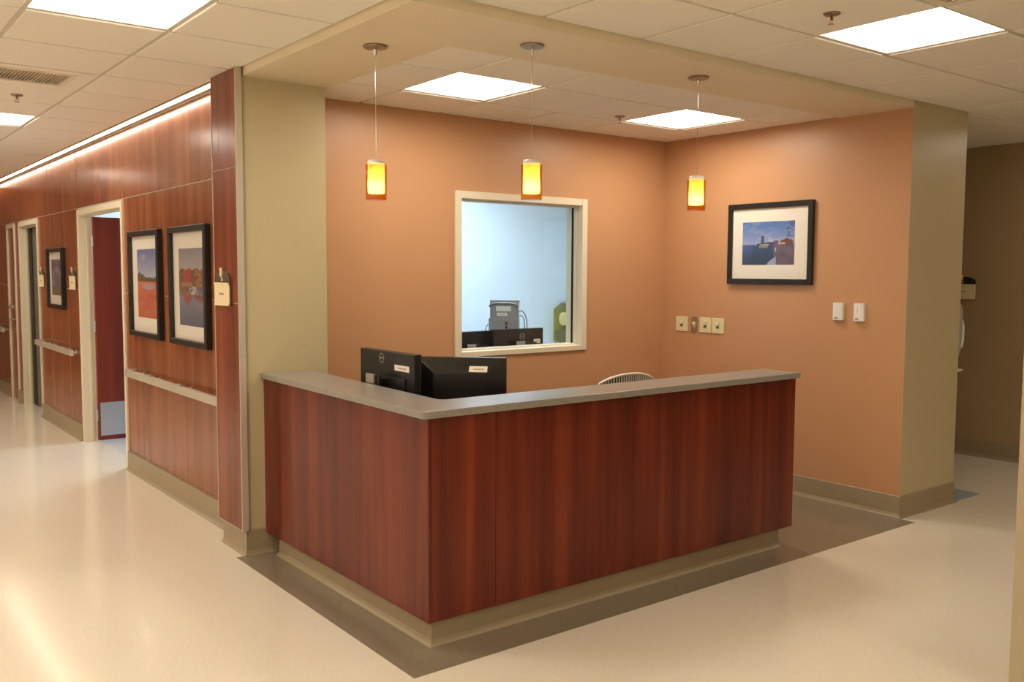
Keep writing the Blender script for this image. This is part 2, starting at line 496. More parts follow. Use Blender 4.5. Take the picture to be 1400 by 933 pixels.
# ------------------------------------------------------------------ baseboards (rubber cove base with a toe)
def base_run(name, pts, label, h=0.150, t=0.008, toe=0.022):
    """pts: polyline seen with the room on its left-hand side"""
    prof = [(0.0, 0.0), (toe, 0.0), (toe, 0.004), (t + .006, 0.014), (t, 0.030), (t, h - .004), (t - .004, h), (0.0, h)]
    bm = bmesh.new(); rings = []
    P = [Vector(p) for p in pts]
    for i, p in enumerate(P):
        ns = []
        if i > 0: d = (P[i] - P[i - 1]).normalized(); ns.append(Vector((-d.y, d.x)))
        if i < len(P) - 1: d = (P[i + 1] - P[i]).normalized(); ns.append(Vector((-d.y, d.x)))
        n = ns[0] if len(ns) == 1 else (ns[0] + ns[1]) / (1 + ns[0].dot(ns[1]))
        rings.append([bm.verts.new((p.x + n.x * a, p.y + n.y * a, z)) for a, z in prof])
    for a, b in zip(rings[:-1], rings[1:]):
        for k in range(len(prof)):
            bm.faces.new((a[k], a[(k + 1) % len(prof)], b[(k + 1) % len(prof)], b[k]))
    bm.faces.new(rings[0]); bm.faces.new(list(reversed(rings[-1])))
    bmesh.ops.recalc_face_normals(bm, faces=bm.faces[:])
    return struct(obj(name, bm, M['base'], world=True), label)
base_run('baseboard_right', [(XQ, YB + .16), (XQ, YF), (XR, YF), (XR, YB), (XP, YB)], 'tan rubber base around the right wall and column')
base_run('baseboard_pillar', [(XP, YB), (XP, YP), (XC, YP), (XC, 2.112)], 'tan rubber base around the khaki pier')
base_run('baseboard_corridor', [(0.012, 2.11), (0.012, D1[0] - .02)], 'tan rubber base below the wood wall nearest the pier', t=.03, toe=.05)
base_run('baseboard_corridor_middle', [(0.012, D1[1] + .02), (0.012, D2[0] - .02)], 'tan rubber base between the two corridor doors', t=.03, toe=.05)
base_run('baseboard_corridor_door', [(0.012, D2[1] + .02), (0.012, D3[0] - .02)], 'short tan rubber base between the far doors', t=.03, toe=.05)
base_run('baseboard_corridor_end', [(0.012, D3[1] + .02), (0.012, Y1)], 'tan rubber base at the corridor end', t=.03, toe=.05)
base_run('baseboard_end', [(0.0, Y1), (XL, Y1)], 'tan rubber base on the corridor end wall')
base_run('baseboard_far', [(XE, -6.0), (XE, 6.0)], 'dark tan rubber base on the far right wall')

# ------------------------------------------------------------------ ceilings
def tiled(name, label, regions, gx, gy, z, skip, nx, ny, px=T, py=T):
    """regions: rectangles (x0,x1,y0,y1); tegular tiles hang 8 mm below the grid"""
    tm, gm = MB(), MB()
    W, GZ, B = 0.012, 0.008, 0.004
    cells = []
    for (x0, x1, y0, y1) in regions:
        i0 = math.floor((x0 - gx) / px + 1e-6); i1 = math.ceil((x1 - gx) / px - 1e-6)
        j0 = math.floor((y0 - gy) / py + 1e-6); j1 = math.ceil((y1 - gy) / py - 1e-6)
        for i in range(i0, i1):
            for j in range(j0, j1):
                a0, a1 = max(x0, gx + i * px), min(x1, gx + (i + 1) * px)
                b0, b1 = max(y0, gy + j * py), min(y1, gy + (j + 1) * py)
                if a1 - a0 < .03 or b1 - b0 < .03: continue
                cells.append((i, j, a0, a1, b0, b1))
    for (i, j, a0, a1, b0, b1) in cells:
        A0, A1, B0, B1 = a0 + W, a1 - W, b0 + W, b1 - W
        Z = z + GZ
        gm.quad((a0, b0, Z), (A0, b0, Z), (A0, b1, Z), (a0, b1, Z)); gm.quad((A1, b0, Z), (a1, b0, Z), (a1, b1, Z), (A1, b1, Z))
        gm.quad((A0, b0, Z), (A1, b0, Z), (A1, B0, Z), (A0, B0, Z)); gm.quad((A0, B1, Z), (A1, B1, Z), (A1, b1, Z), (A0, b1, Z))
        if (i, j) in skip: continue
        lo = [(A0 + B, B0 + B, z), (A1 - B, B0 + B, z), (A1 - B, B1 - B, z), (A0 + B, B1 - B, z)]
        mi = [(A0, B0, z + B * .6), (A1, B0, z + B * .6), (A1, B1, z + B * .6), (A0, B1, z + B * .6)]
        hi = [(p[0], p[1], Z + .006) for p in mi]
        tm.quad(*lo[::-1])
        for k in range(4):
            tm.quad(lo[k], lo[(k + 1) % 4], mi[(k + 1) % 4], mi[k])
            tm.quad(mi[k], mi[(k + 1) % 4], hi[(k + 1) % 4], hi[k])
    o = struct(obj(name, tm, M['tile'], world=True), label)
    obj('grid', gm, M['grid'], o, world=True)
    return o
hidden_lights = [(-6, 14), (-6, -4), (-9, -1), (-9, 5), (-9, 11), (-9, -6), (-2, -6)]  # all unseen; corridor row continued, left row and lobby one added for brightness
lights_main = [(-1, -1), (-6, 2), (-6, 8), (5, -1)] + hidden_lights
vents_main = [(-6, 5), (-2, -2)]
XCE = -0.10                                   # corridor ceiling stops at the light slot
main_regions = [(XL, XCE, YN, Y1), (XCE, XE, YN, YF), (XQ, XE, YF, 6.0)]
tiled('ceiling', 'main suspended ceiling of off-white tegular tiles', main_regions, GX0, GY0, HM, set(lights_main + vents_main), 0, 0)
NX, NY = 0.8149, 0.967
tiled('ceiling_alcove', 'suspended tile ceiling over the reception alcove', [(0.42, XR, 0.48, YB)], NX, NY, HS + .006, {(0, 0), (3, 0)}, 0, 0)
# soffit ring
mb = MB().prism([(XCE, YF), (XR, YF), (XR, 0.48), (0.42, 0.48), (0.42, YP), (XCE, YP)], HS, 2.88)
struct(obj('ceiling_soffit', mb, M['white_wall'], world=True), 'painted dropped soffit framing the alcove ceiling')
struct(obj('ceiling_office', MB().box(1.2, 5.1, YB + .16, 4.7, 2.72, 2.78), M['white_wall'], world=True), 'ceiling of the room behind the window')
struct(obj('ceiling_room', MB().box(0.13, 3.0, 4.72, 7.6, 2.72, 2.78), M['white_wall'], world=True), 'ceiling of the room behind the open door')

# ------------------------------------------------------------------ recessed ceiling lights
def troffer(x0, y0, z, label, group, lens='lens'):
    t = thing('ceiling_light', label, 'ceiling light', (x0 + T / 2, y0 + T / 2, z), 0, group)
    h = T / 2 - .0115
    k = MB()
    zi, r = 0.075, 0.035
    a = [(-h, -h, .008), (h, -h, .008), (h, h, .008), (-h, h, .008)]
    b = [(-h + r, -h + r, zi), (h - r, -h + r, zi), (h - r, h - r, zi), (-h + r, h - r, zi)]
    for q in range(4):
        k.quad(a[q], a[(q + 1) % 4], b[(q + 1) % 4], b[q])
    obj('reflector', k, M['white_metal'], t)
    obj('housing', MB().box(-h, h, -h, h, .084, .10), M['white_metal'], t)
    hh = h - r
    l = MB()                                # bowed diffuser basket
    n = 8; top = .060; dip = .030
    g = [[(-hh + 2 * hh * i / n, -hh + 2 * hh * j / n, top - dip * (math.sin(PI * i / n) * math.sin(PI * j / n)) ** .6) for i in range(n + 1)] for j in range(n + 1)]
    for j in range(n):
        for i in range(n):
            l.quad(g[j][i], g[j + 1][i], g[j + 1][i + 1], g[j][i + 1])
    obj('diffuser', l, M[lens], t, smooth=True)
    return t
cell = lambda i, j: (GX0 + i * T, GY0 + j * T)
troffer(*cell(-1, -1), HM, 'recessed square ceiling light at upper right, outside the alcove', 'square recessed ceiling lights', 'lens_lobby')
troffer(*cell(-6, 2), HM, 'recessed square corridor ceiling light nearest the reception desk', 'square recessed ceiling lights')
troffer(*cell(-6, 8), HM, 'recessed square corridor ceiling light beyond the air grille', 'square recessed ceiling lights')
troffer(*cell(5, -1), HM, 'recessed square ceiling light beyond the right edge, near the far right wall', 'square recessed ceiling lights', 'lens_lobby')
for c, wh in zip(hidden_lights, ('near the corridor end', 'above the viewer', 'added on the viewer left side', 'added on the left side of the corridor', 'added on the left side near the corridor end',
                                'added behind the viewer on the left', 'added in the lobby behind the viewer')):
    troffer(*cell(*c), HM, 'recessed square ceiling light ' + wh + ', outside the picture', 'square recessed ceiling lights', 'lens_left_added' if c[0] == -9 else 'lens')
troffer(NX, NY, HS + .006, 'recessed square ceiling light in the alcove above the window', 'square recessed ceiling lights', 'lens_alcove')
troffer(NX + 3 * T, NY, HS + .006, 'recessed square ceiling light in the alcove right corner, behind third pendant', 'square recessed ceiling lights', 'lens_alcove')
def surface_light(x, y, z, w, d, label):
    t = thing('ceiling_light', label, 'ceiling light', (x, y, z), 0, 'square recessed ceiling lights')
    obj('frame', MB().ring('z', -.03, (-w, w, -d, d), (-w + .03, w - .03, -d + .03, d - .03), .03), M['white_metal'], t)
    obj('diffuser', MB().box(-w + .03, w - .03, -d + .03, d - .03, -.022, -.010), M['lens_cool'], t)
    return t
surface_light(3.0, 3.35, 2.72, .3, .6, 'ceiling light inside the blue room behind the window')
surface_light(1.3, 6.2, 2.72, .3, .6, 'ceiling light inside the room behind the open door')

# linear wall-wash light in the slot along the wood wall
t = thing('linear_light', 'long white linear light in the ceiling slot above the wood wall', 'linear light', (-.06, 6.5, HM))
obj('lens', MB().box(XCE + .004, -.048, 2.12, Y1 - .02, HM - .001, HM + .006), M['lens_line'], t, world=True)
obj('trim', MB().box(-.046, -.018, 2.12, Y1 - .02, HM - .004, HM + .01).box(XCE - .002, XCE + .003, 2.12, Y1 - .02, HM - .006, HM + .01), M['alu_trim'], t, world=True)
obj('housing', MB().box(XCE, -.018, 2.12, Y1 - .02, HM + .02, HM + .10), M['white_metal'], t, world=True)

# ------------------------------------------------------------------ vents
def vent(x0, x1, y0, y1, z, tile, label, n, along):
    cx, cy = (x0 + x1) / 2, (y0 + y1) / 2
    t = thing('ceiling_vent', label, 'air vent', (cx, cy, z), 0, 'ceiling air vents')
    tx0, tx1, ty0, ty1 = tile
    W = .0125
    pan = MB().ring('z', z - .001, (tx0 + W, tx1 - W, ty0 + W, ty1 - W), (x0, x1, y0, y1), .014)
    obj('panel', pan, M['tile'], t, world=True)
    obj('frame', MB().ring('z', z - .006, (x0 - .004, x1 + .004, y0 - .004, y1 + .004), (x0 + .03, x1 - .03, y0 + .03, y1 - .03), .012, bev=.002), M['vent'], t, world=True)
    obj('duct', MB().box(x0, x1, y0, y1, z + .03, z + .04), M['vent_dark'], t, world=True)
    for k in range(n):
        s = MB()
        if along == 'y':
            x = x0 + .03 + (x1 - x0 - .06) * (k + .5) / n
            s.prism([(x - .006, z - .004), (x - .004, z - .005), (x + .006, z + .016), (x + .004, z + .017)], y0 + .03, y1 - .03, 'y')
        else:
            y = y0 + .03 + (y1 - y0 - .06) * (k + .5) / n
            s.prism([(y - .006, z - .004), (y - .004, z - .005), (y + .006, z + .016), (y + .004, z + .017)], x0 + .03, x1 - .03, 'x')
        obj('slat', s, M['vent'], t, world=True)
    return t
vx, vy = cell(-6, 5)
vent(-1.185, -.765, 2.53, 2.92, HM, (vx, vx + T, vy, vy + T), 'beige louvred air vent in the corridor ceiling', 20, 'y')
vx, vy = cell(-2, -2)
vent(vx + .03, vx + T - .03, vy + .03, vy + T - .03, HM, (vx, vx + T, vy, vy + T), 'air vent behind the upper right ceiling light at the top edge', 22, 'x')

# ------------------------------------------------------------------ sprinklers
t = thing('sprinkler', 'fire sprinkler on the ceiling left of the upper right light', 'sprinkler', (1.49, -.885, HM), 0, 'ceiling sprinklers')
obj('escutcheon', MB().lathe([(.036, 0), (.036, -.003), (.030, -.008), (.012, -.009), (.0, -.009)]), M['nickel'], t, smooth=True)
obj('yoke', MB().tube([(.007, 0, -.008), (.012, 0, -.020), (.011, 0, -.032), (.003, 0, -.044)], .0022, 8).tube([(-.007, 0, -.008), (-.012, 0, -.020), (-.011, 0, -.032), (-.003, 0, -.044)], .0022, 8), M['chrome'], t, smooth=True)
obj('bulb', MB().cyl((0, 0, -.009), (0, 0, -.030), .0045, n=12), M['red'], t, smooth=True)
obj('deflector', MB().lathe([(.0, -.044), (.014, -.044), (.015, -.047), (.0, -.048)]), M['chrome'], t, smooth=True)
dup(t, (2.46, 1.408, HS + .006), 'fire sprinkler on the alcove ceiling between its two lights')
dup(t, (-.935, 3.404, HM), 'fire sprinkler on the corridor ceiling beside the louvred vent')

# ------------------------------------------------------------------ pendants
p = thing('pendant_lamp', 'amber glass pendant lamp, leftmost, over the left wing of the desk', 'pendant lamp', (.145, .689, HS), 0, 'amber pendant lamps over the desk')
obj('canopy', MB().lathe([(.0, 0), (.058, 0), (.058, -.006), (.054, -.011), (.010, -.013), (.0, -.013)]), M['nickel'], p, smooth=True)
obj('cord_grip', MB().lathe([(.010, -.012), (.011, -.020), (.007, -.034), (.004, -.050), (.0, -.050)], 16), M['chrome'], p, smooth=True)
obj('cord', MB().cyl((0, 0, -.048), (0, 0, -.545), .0016, n=8), M['chrome'], p, smooth=True)
zt = -.542; zb = zt - .186
sh = obj('glass_shade', MB().lathe([(.0485, zt - .018), (.0515, zt - .018), (.0515, zb), (.0485, zb), (.0485, zt - .018)], 40), M['amber'], p, smooth=True)
obj('shade_base', MB().lathe([(.0, zb + .003), (.0485, zb + .003), (.0485, zb - .001), (.0, zb - .001)], 40), M['amber'], sh, smooth=True)
inn = obj('diffuser', MB().lathe([(.0, zt - .002), (.0385, zt - .002), (.0400, zt - .006), (.0400, zb + .034), (.0385, zb + .031), (.0, zb + .031)], 40), M['opal'], p, smooth=True)
obj('cap', MB().lathe([(.0, zt + .003), (.034, zt + .003), (.0405, zt - .001), (.0408, zt - .014), (.0404, zt - .014)], 40), M['white_plastic'], p, smooth=True)
obj('bulb', MB().lathe([(.0, zb + .044), (.010, zb + .046), (.013, zb + .058), (.011, zb + .074), (.0, zb + .078)], 16), M['bulb'], p, smooth=True)
for a in (.5, .5 + PI):
    obj('screw', MB().cyl((.040 * math.cos(a), .040 * math.sin(a), zt - .030), (.056 * math.cos(a), .056 * math.sin(a), zt - .030), .003, n=10), M['chrome'], p, smooth=True)
dup(p, (.7205, .211, HS), 'amber glass pendant lamp hanging in front of the window')
dup(p, (1.880, .197, HS), 'amber glass pendant lamp, rightmost, beside the framed harbor picture')

# ------------------------------------------------------------------ reception desk
DW, PZ, CZ0, CZ1 = 2.563, 0.121, 1.018, 1.050
d = thing('reception_desk', 'L-shaped reception desk clad in cherry laminate with tan kick base', 'desk', (1.2, .85, 0))
P = .018
obj('front_panel', MB().box(P, .356, 0, P, PZ, CZ0, .0008), M['wood'], d, world=True)
obj('front_panel', MB().box(.358, DW, 0, P, PZ, CZ0, .0008), M['wood'], d, world=True)
obj('side_panel', MB().box(0, P, 0, YP, PZ, CZ0, .0008), M['wood'], d, world=True)
obj('inner_panel', MB().box(P, .13, P, YP - .001, PZ, CZ0).box(.13, DW - .02, P, .13, PZ, CZ0), M['wood'], d, world=True)
obj('end_panel', MB().box(DW - .02, DW, P, .13, PZ, CZ0, .0008), M['wood'], d, world=True)
kb = [(0, 0), (-.020, 0), (-.020, .004), (-.006, .013), (0, .028), (0, .1205)]
k = MB()
bm = bmesh.new(); rings = []
for (cx, cy, nx, ny) in ((.040, 1.66, 1, 0), (.040, .040, 1, 1), (2.489, .040, 0, 1)):
    rings.append([bm.verts.new((cx + nx * a, cy + ny * a, z)) for a, z in kb])
for a, b in zip(rings[:-1], rings[1:]):
    for q in range(len(kb) - 1): bm.faces.new((a[q], a[q + 1], b[q + 1], b[q]))
bmesh.ops.recalc_face_normals(bm, faces=bm.faces[:])
k.bm = bm
k.box(.0405, .12, .0405, 1.66, 0.0016, .1208).box(.12, 2.489, .0405, .12, 0.0016, .1208)
obj('kick_base', k, M['base'], d, world=True)
obj('work_surface', MB().box(.132, .72, .132, YP - .004, .715, .745, .003).box(.72, 2.50, .132, .72, .715, .745, .003), M['counter'], d, world=True)
obj('support_panel', MB().box(2.44, 2.46, .14, .68, .0016, .715), M['wood'], d, world=True)
obj('support_panel', MB().box(.14, .70, YP - .04, YP - .02, .0016, .715), M['wood'], d, world=True)
def rounded(poly, radii, n=5):
    out = []
    N = len(poly)
    for i in range(N):
        p0, p1, p2 = Vector(poly[i - 1]), Vector(poly[i]), Vector(poly[(i + 1) % N])
        r = radii[i]
        if r <= 0: out.append(tuple(p1)); continue
        a = p1 + (p0 - p1).normalized() * r; b = p1 + (p2 - p1).normalized() * r
        for q in range(n + 1):
            s = q / n
            out.append(tuple((1 - s) ** 2 * a + 2 * s * (1 - s) * p1 + s * s * b))
    return out
ct = MB().prism(rounded([(-.056, -.054), (2.540, -.054), (2.540, .215), (.205, .215), (.278, YP - .001), (-.022, YP - .001)],
                        [.035, .012, .03, .04, 0, .012]), CZ0, CZ1, 'z', bev=.0035)
tag(obj('countertop', ct, M['counter'], world=True), 'grey speckled L-shaped countertop on the reception desk', 'countertop')

# ------------------------------------------------------------------ monitors
def ring_logo(bm_parent, cx, cz, y, r, mat, parent):
    lg = MB()
    n = 36
    for q in range(n):
        a0, a1 = 2 * PI * q / n, 2 * PI * (q + 1) / n
        ri, ro = r * .84, r
        lg.quad((cx + ro * math.cos(a0), y, cz + ro * math.sin(a0)), (cx + ro * math.cos(a1), y, cz + ro * math.sin(a1)),
                (cx + ri * math.cos(a1), y, cz + ri * math.sin(a1)), (cx + ri * math.cos(a0), y, cz + ri * math.sin(a0)))
    tb = text_bm('DELL', r * .62)
    xform(tb, Matrix.Translation((cx, y, cz)) @ Matrix.Rotation(-.12, 4, 'Y'))
    me = bpy.data.meshes.new('t'); tb.to_mesh(me); tb.free(); lg.bm.from_mesh(me); bpy.data.meshes.remove(me)
    obj('logo', lg, mat, parent)
def sticker(x0, x1, z0, z1, y, parent, mtx=None):
    s = MB().box(x0, x1, y - .0008, y, z0, z1)
    w, h = x1 - x0, z1 - z0
    if mtx: xform(s.bm, mtx)
    st = obj('sticker', s, M['sticker'], parent)
    i = MB(); random.seed(3)
    x = x0 + w * .24
    while x < x0 + w * .78:
        c = w * random.uniform(.03, .055)
        i.box(x, x + c, y - .0012, y - .0008, z0 + h * .36, z0 + h * random.uniform(.52, .66)); x += c + w * .014
    if mtx: xform(i.bm, mtx)
    obj('print_mark', i, M['ink'], st)
def flat_monitor(name, label, loc, rot, W, H, zc, logo=(0, 0), stk=None, neck=True):
    """local frame: back of the screen faces -y, x to the viewer's right, stands on z=0"""
    t = thing(name, label, 'monitor', loc, rot, None)
    z0 = zc - H / 2
    obj('back_shell', MB().box(-W / 2, W / 2, -.022, .012, z0, z0 + H, .006, seg=2).box(-W * .36, W * .36, -.034, -.015, z0 + H * .06, z0 + H * .62, .010, seg=2), M['black'], t)
    obj('screen_bezel', MB().ring('y', .012, (-W / 2, W / 2, z0, z0 + H), (-W / 2 + .016, W / 2 - .016, z0 + .022, z0 + H - .016), .010, bev=.002), M['black_gloss'], t)
    obj('screen', MB().box(-W / 2 + .016, W / 2 - .016, .012, .017, z0 + .022, z0 + H - .016), M['black_gloss'], t)
    obj('stand_neck', MB().box(-.076, .010, -.102, -.088, .012, zc + .052, .003, seg=2), M['aluminium'], t)
    obj('stand_arm', MB().box(-.074, .040, -.088, -.070, .012, zc + .052, .003).box(-.035, .035, -.086, -.030, zc - .045, zc + .03, .004), M['black'], t)
    obj('stand_base', MB().prism(rounded([(-.13, -.17), (.13, -.17), (.13, .06), (-.13, .06)], [.03] * 4), 0, .013, bev=.003), M['black_gloss'], t)
    if logo: ring_logo(None, logo[0], logo[1], -.0226, .026, M['logo_silver'], t)
    if stk: sticker(*stk, -.0222, t)
    return t
# desk, left wing: back faces -x  -> local -y -> world -x : rotate -90deg about z
ZW = .745
flat_monitor('monitor', 'black desk monitor with round logo and silver stand, left one behind the counter', (.35, .925, ZW), -PI / 2, .56, .335, 1.047 - ZW, (-.046, 1.177 - ZW), (.088, .232, 1.122 - ZW, 1.152 - ZW))
# desk corner monitor with a deep sloped back
t = thing('monitor', 'black desk monitor with a deep sloped back, in the desk corner', 'monitor', (.604, .636, ZW), -PI / 4, None)
W2, z1, z0 = .233, 1.190 - ZW, .11
zbv, xb, dp = z1 - .075, .137, .052
bm = bmesh.new()
F = [bm.verts.new(v) for v in ((-W2, 0, z0), (W2, 0, z0), (W2, 0, z1), (-W2, 0, z1))]
Bk = [bm.verts.new(v) for v in ((-xb, -dp, z0 + .05), (xb, -dp, z0 + .05), (xb, -dp, zbv), (-xb, -dp, zbv))]
R = [bm.verts.new(v) for v in ((-W2, .03, z0), (W2, .03, z0), (W2, .03, z1), (-W2, .03, z1))]
bm.faces.new(Bk); bm.faces.new(R[::-1])
for q in range(4):
    bm.faces.new((F[q], F[(q + 1) % 4], Bk[(q + 1) % 4], Bk[q])); bm.faces.new((R[q], R[(q + 1) % 4], F[(q + 1) % 4], F[q]))
bmesh.ops.recalc_face_normals(bm, faces=bm.faces[:])
bmesh.ops.bevel(bm, geom=bm.edges[:], offset=.003, segments=2, profile=.6, affect='EDGES')
obj('back_shell', bm, M['black_gloss'], t)
obj('screen_bezel', MB().ring('y', .03, (-W2, W2, z0, z1), (-W2 + .018, W2 - .018, z0 + .025, z1 - .018), .010, bev=.002), M['black'], t)
obj('screen', MB().box(-W2 + .018, W2 - .018, .03, .035, z0 + .025, z1 - .018), M['black_gloss'], t)
obj('stand_neck', MB().box(-.04, .04, -.09, -.05, .012, z0 + .06, .004), M['black'], t)
obj('stand_base', MB().prism(rounded([(-.12, -.12), (.12, -.12), (.12, .08), (-.12, .08)], [.03] * 4), 0, .013, bev=.003), M['black_gloss'], t)
ang = math.atan2(dp, .075)                      # slope of the upper bevel
def on_slope(x, s):                            # s: distance down from the top edge along z
    return Matrix.Translation((x, -dp * s / .075 - .0012, z1 - s)) @ Matrix.Rotation(-ang, 4, 'X')
tb = text_bm('DELL', .036); xform(tb, on_slope(.006, .031))
obj('logo', tb, M['logo_dark'], t)
sticker(-.047, .047, -.017, .017, 0, t, on_slope(.096, .056))

# ------------------------------------------------------------------ office chair behind the desk
t = thing('chair', 'chair with a white and black ribbed back behind the desk', 'chair', (2.465, 1.28, 0))
HB, ZE, ZTOP = .262, .872, .926
def ztop(x): return ZE + (ZTOP - ZE) * (1 - (abs(x) / HB) ** 2.3)
def yb(x): return .03 - .035 * (1 - (x / HB) ** 2)
fr = [(-HB, .03, .50)] + [(-HB, .03, .50 + (ZE - .52 - .0) * q / 4) for q in range(1, 5)]
arc = [(-HB + 2 * HB * q / 28, yb(-HB + 2 * HB * q / 28), ztop(-HB + 2 * HB * q / 28)) for q in range(29)]
obj('back_frame', MB().tube([(-HB, .03, .48), (-HB, .03, .65), (-HB, .03, .80)] + arc + [(HB, .03, .80), (HB, .03, .65), (HB, .03, .48)], .009, 10), M['chair_white'], t, smooth=True)
bk = MB()
n = 40
for q in range(n):
    xa, xc = -HB + 2 * HB * q / n, -HB + 2 * HB * (q + 1) / n
    bk.quad((xa, yb(xa) + .012, .50), (xc, yb(xc) + .012, .50), (xc, yb(xc) + .012, ztop(xc) - .004), (xa, yb(xa) + .012, ztop(xa) - .004))
    bk.quad((xa, yb(xa) + .018, .50), (xa, yb(xa) + .018, ztop(xa) - .004), (xc, yb(xc) + .018, ztop(xc) - .004), (xc, yb(xc) + .018, .50))
obj('back_web', bk, M['chair_black'], t)
for q in range(22):
    x = -HB + .030 + (2 * HB - .060) * q / 21
    obj('rib', MB().tube([(x, yb(x) + .004, .50), (x, yb(x) + .004, .70), (x * 1.0, yb(x) + .003, ztop(x) - .002)], .0052, 8), M['chair_white'], t, smooth=True)
obj('seat', MB().prism(rounded([(-.25, -.46), (.25, -.46), (.23, 0), (-.23, 0)], [.06] * 4), .43, .48, bev=.015), M['chair_black'], t)
for sx in (-1, 1):
    obj('leg', MB().tube([(sx * .24, -.42, .43), (sx * .26, -.46, .2), (sx * .27, -.48, .003)], .011), M['nickel'], t, smooth=True)
    obj('leg', MB().tube([(sx * HB, .03, .50), (sx * .262, .06, .25), (sx * .27, .12, .003)], .011), M['nickel'], t, smooth=True)
obj('seat_rail', MB().box(-.262, .262, -.03, .03, .44, .46), M['nickel'], t)

# ------------------------------------------------------------------ interior window
w = struct_empty('window_1', 'interior window with a cream metal frame looking into a blue room', ((WX0 + WX1) / 2, YB, WZ0))
obj('window_frame', MB().ring('y', YB - .014, (WX0, WX1, WZ0, WZ1), (IX0, IX1, IZ0, IZ1), .19, bev=.003), M['frame_paint'], w, world=True)
obj('glazing_stop', MB().ring('y', YB + .045, (IX0, IX1, IZ0, IZ1), (IX0 + .012, IX1 - .012, IZ0 + .012, IZ1 - .012), .032)
    .ring('y', YB + .098, (IX0, IX1, IZ0, IZ1), (IX0 + .012, IX1 - .012, IZ0 + .012, IZ1 - .012), .03), M['frame_paint'], w, world=True)
obj('gasket', MB().ring('y', YB + .078, (IX0, IX1, IZ0, IZ1), (IX0 + .016, IX1 - .016, IZ0 + .010, IZ1 - .010), .004)
    .ring('y', YB + .093, (IX0, IX1, IZ0, IZ1), (IX0 + .016, IX1 - .016, IZ0 + .010, IZ1 - .010), .004), M['dark_gap'], w, world=True)
obj('glass', MB().box(IX0 + .004, IX1 - .004, YB + .084, YB + .090, IZ0 + .004, IZ1 - .004), M['glass'], w, world=True)

# ------------------------------------------------------------------ things in the blue room
dk = thing('office_desk', 'grey desk in the blue room carrying the monitors seen through the window', 'desk', (2.4, 2.75, 0))
obj('desk_top', MB().box(1.5, 3.4, 2.36, 3.10, .72, .75, .004), M['grey_plastic'], dk, world=True)
for x in (1.52, 3.34):
    obj('side_panel', MB().box(x, x + .04, 2.38, 3.08, 0, .72), M['grey_plastic'], dk, world=True)
flat_monitor('monitor', 'black monitor with round logo and silver stand behind the window', (2.545, 2.66, .75), -.06, .49, .30, 1.018 - .75, (.035, 1.105 - .75), (.150, .215, 1.045 - .75, 1.078 - .75))
flat_monitor('monitor', 'black monitor at the left behind the window, partly hidden by frame', (2.115, 2.755, .75), 0.05, .52, .30, 1.004 - .75, None, None)
t = thing('vital_signs_monitor', 'grey medical monitor with a handle, its back seen through the window', 'medical monitor', (2.625, 2.95, .75), -.80)
obj('body', MB().box(-.118, .122, -.010, .085, .36, .625, .012, seg=2).box(-.128, .126, -.026, .080, .352, .490, .012, seg=2).box(-.120, .130, -.004, .080, .615, .642, .010, seg=2), M['grey_plastic'], t)
obj('handle_recess', MB().box(-.066, .062, -.013, -.009, .548, .590, .0015), M['white_plastic'], t)
obj('handle', MB().tube([(-.120, -.012, .585), (-.105, -.018, .604), (-.05, -.022, .614), (.05, -.022, .614), (.105, -.018, .604), (.120, -.012, .585)], .010), M['dark_grey_plastic'], t, smooth=True)
sticker(-.058, .030, .508, .534, -.0101, t)
obj('connector_panel', MB().box(.016, .036, -.030, -.025, .368, .458, .002), M['logo_dark'], t)
obj('connector', MB().box(.019, .033, -.033, -.029, .420, .440), M['orange_port'], t)
obj('connector', MB().box(.019, .033, -.033, -.029, .378, .400), M['orange_port'], t)
obj('knob', MB().cyl((.058, -.024, .400), (.058, -.034, .400), .006), M['logo_dark'], t)
obj('stand', MB().cyl((0, .04, .012), (0, .04, .36), .026).cyl((0, .04, 0), (0, .04, .014), .09, n=32), M['dark_grey_plastic'], t, smooth=True)
obj('cable', MB().tube([(.120, .03, .545), (.15, .03, .552), (.178, .02, .525), (.195, .02, .46), (.20, .01, .30), (.19, .01, .02)], .004), M['cable'], t, smooth=True)
obj('cable', MB().tube([(.120, .03, .505), (.15, .03, .510), (.170, .02, .48), (.178, .02, .40), (.176, .01, .02)], .004), M['cable'], t, smooth=True)
obj('cable', MB().tube([(-.125, .03, .430), (-.145, .03, .43), (-.160, .02, .39), (-.165, .02, .02)], .004), M['cable'], t, smooth=True)
# towel dispenser on the blue wall
t = thing('towel_dispenser', 'olive smoked plastic towel dispenser on the blue wall behind the window', 'dispenser', (4.735, 4.60, .85))
pf = [(-.17, .02), (-.15, 0), (.15, 0), (.17, .02), (.17, .37), (.05, .445), (-.05, .445), (-.17, .37)]
obj('cover', MB().prism(pf, -.205, -.001, 'y', bev=.006), M['smoke'], t)
obj('top_cap', MB().prism([(-.075, .4305), (.075, .4305), (.05, .450), (-.05, .450)], -.200, -.002, 'y', bev=.002), M['grey_plastic'], t)
obj('back_plate', MB().box(-.16, .16, -.012, -.001, .01, .32), plain('olive_plastic', rgb(186, 178, 124), .5), t)
obj('paper_roll', MB().cyl((-.12, -.11, .26), (.12, -.11, .26), .075, n=32), M['matboard'], t, smooth=True)
obj('chassis', MB().box(-.15, .15, -.19, -.02, .03, .12, .004), M['dark_grey_plastic'], t)
obj('label_mark', MB().box(-.06, .10, -.2075, -.2055, .085, .097).box(0, .05, -.2075, -.2055, .05, .066), M['sticker'], t)

